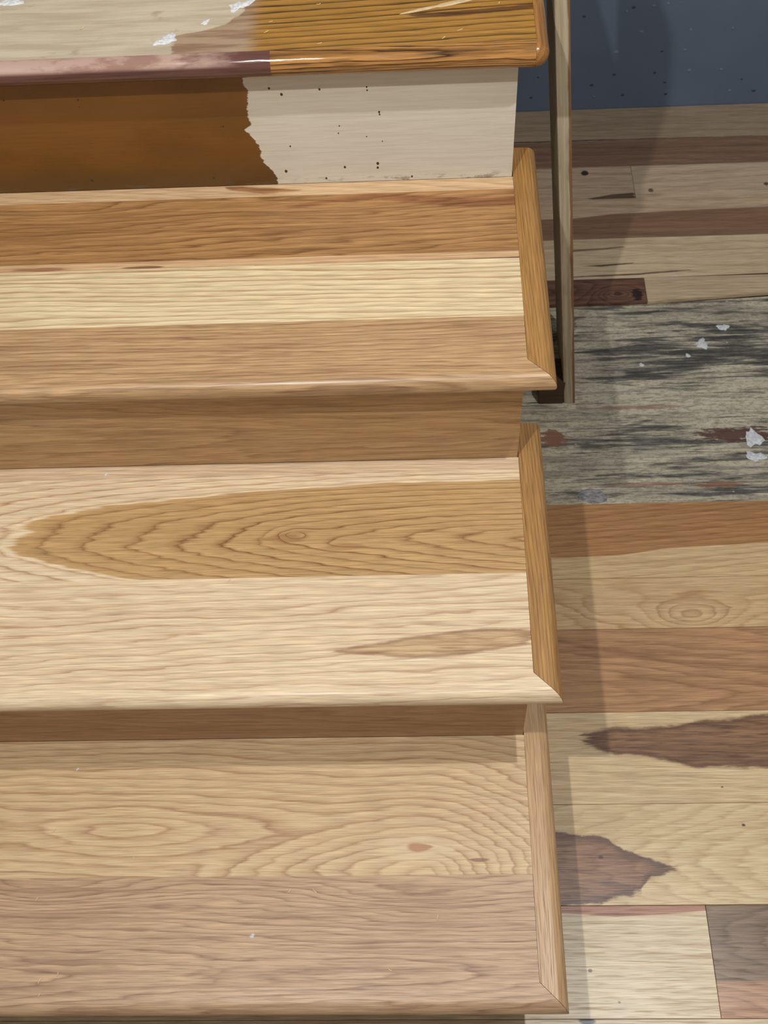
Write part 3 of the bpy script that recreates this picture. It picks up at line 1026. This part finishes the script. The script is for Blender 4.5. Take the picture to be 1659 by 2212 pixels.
splat('plaster_splash', 1628, 946, SUB, .010, .018, .0014, 15, white, 'long white plaster splash on the bare floor strip, nearest the brown planks', 'plaster', 3, rough=.45)
splat('plaster_splash', 1632, 986, SUB, .012, .009, .0014, -10, white, 'round white plaster splash just below the long one on the bare floor', 'plaster', 4, rough=.4)
splat('plaster_splash', 1516, 743, SUB, .010, .008, .0022, 25, white, 'lumpy white plaster dab on black mould streaks of the bare floor', 'plaster', 6, rough=.5)
splat('plaster_splash', 1562, 707, SUB, .008, .007, .0016, 0, white, 'faint white plaster dab farthest back on the bare floor strip', 'plaster', 8, rough=.4)
splat('plaster_splash', 1386, 788, SUB, .0035, .0035, .001, 0, white, 'tiny white plaster drop in the middle of the bare floor strip', 'plaster', 9)
splat('plaster_splash', 1486, 768, SUB, .0038, .0035, .001, 0, white, 'tiny white plaster drop beside the lumpy white dab', 'plaster', 10)
splat('tape_scrap', 1279, 1072, SUB, .021, .013, .0008, 0, greyp, 'grey torn scrap stuck on the bare floor beside the brown plank edge', 'tape', 12, rough=.14)
splat('paint_chip', 360, 86, K3Z, .0095, .0075, .0012, 20, white, 'white paint chip on the beige painted old tread above the mauve nosing', 'paint chip', 14, rough=.5)
splat('paint_chip', 444, 48, K3Z, .0045, .0028, .0009, 30, white, 'small white paint chip behind the larger chip on the old tread', 'paint chip', 15, rough=.5)
splat('paint_chip', 518, 12, K3Z, .010, .007, .0012, 40, white, 'white flaky paint chip at the edge of the golden oak on the old tread', 'paint chip', 16, rough=.6)
splat('paint_chip', 20, 5, K3Z, .014, .006, .0012, 20, white, 'white paint chip in the far corner of the beige old tread', 'paint chip', 17, rough=.5)
splat('putty_smear', 952, 12, K3Z, .030, .0032, .0007, 14, putty, 'beige putty smear on the golden oak of the old tread', 'putty', 18, rough=.5)
splat('paint_fleck', 545, 2022, 0, .0027, .0024, .0012, 0, white, 'white paint fleck on the front board of the lower tread', 'paint fleck', 20, rough=.35)
splat('paint_fleck', 168, 1661, 0, .0018, .0014, .0008, 40, white, 'tiny white paint fleck on the knot grained board of the lower tread', 'paint fleck', 21)
splat('paint_fleck', 229, 1024, Z1, .0016, .0024, .0008, 0, white, 'tiny white paint fleck at the back of the middle tread', 'paint fleck', 22)


def shaving_mesh(L, seed):
    rnd = random.Random(seed)
    n, vs, fs = 7, [], []
    bend = rnd.uniform(-1.4, 1.4)
    for i in range(n):
        t = i / (n - 1) - .5
        a = bend * t
        x, y = L * t, L * .35 * bend * (t * t - .1)
        z = .0004 + .0012 * (abs(t) ** 2)
        for s in (-1, 1):
            for h in (0, .0003):
                vs.append((x - math.sin(a) * s * .00035, y + math.cos(a) * s * .00035, z + h))
    for i in range(n - 1):
        b = 4 * i
        for p, q in ((0, 1), (1, 3), (3, 2), (2, 0)):
            fs.append((b + p, b + q, b + 4 + q, b + 4 + p))
    fs.append((0, 1, 3, 2))
    fs.append((4 * n - 4, 4 * n - 3, 4 * n - 1, 4 * n - 2))
    return mesh('wood_shaving', vs, fs)


shm = plain('pale_wood_shaving', (232, 206, 160), (206, 172, 120), s=200)
SH = (
    ('wood shavings on the lower tread', 0, (
        (625, 1925, 50, 'curled wood shaving beside the board joint, middle of the lower tread'),
        (680, 1925, -45, 'wood shaving just beside the curled one at the lower tread joint'),
        (945, 1983, 80, 'wood shaving on the lower tread front board below the knot'),
        (118, 1794, 60, 'wood shaving on the knot board at the far end of lower tread'),
        (290, 1853, -60, 'wood shaving under the oval grain island of the lower tread'),
        (85, 2120, 70, 'wood shaving near the lower nosing, between two other shavings'),
        (125, 2105, 80, 'wood shaving rightmost of three close to the lower tread nosing'),
        (842, 2095, -30, 'wood shaving by itself near the lower tread nosing under the knot'),
        (85, 2150, 60, 'wood shaving nearest to the rounded front edge of the lower tread'),
        (80, 1943, 70, 'wood shaving on the dark grain corner of the lower front board'))),
    ('wood shavings on the middle tread', Z1, (
        (496, 1253, 60, 'wood shaving on the joint below the arched grain of middle tread'),)),
    ('wood shavings on the old top tread', K3Z, (
        (575, 70, 40, 'pale wood shaving where paint film meets oak on the old tread'),
        (585, 48, 20, 'wood shaving behind another at the paint edge of the old tread'),
        (688, 10, 10, 'wood shaving on the oak at the very back of old tread'),
        (958, 83, 50, 'wood shaving on the oak below the putty smear'),
        (993, 66, 30, 'wood shaving nearest below the right end of the putty smear'),
        (1078, 8, 80, 'wood shaving on the oak near the old tread return'),
        (178, 62, 50, 'wood shaving on the beige paint of the old tread'),
        (690, 95, 20, 'wood shaving on the oak close behind the glossy nosing'))))
for grp, z, pts in SH:
    for (px, py, r, lab) in pts:
        x, y = at(px, py, z)
        o = link('wood_shaving', shaving_mesh(random.uniform(.0035, .0065), px), shm)
        o.location = (x, y, z)
        o.rotation_euler = (0, 0, math.radians(r))
        tag(o, lab, 'wood shaving', grp if len(pts) > 1 else None)
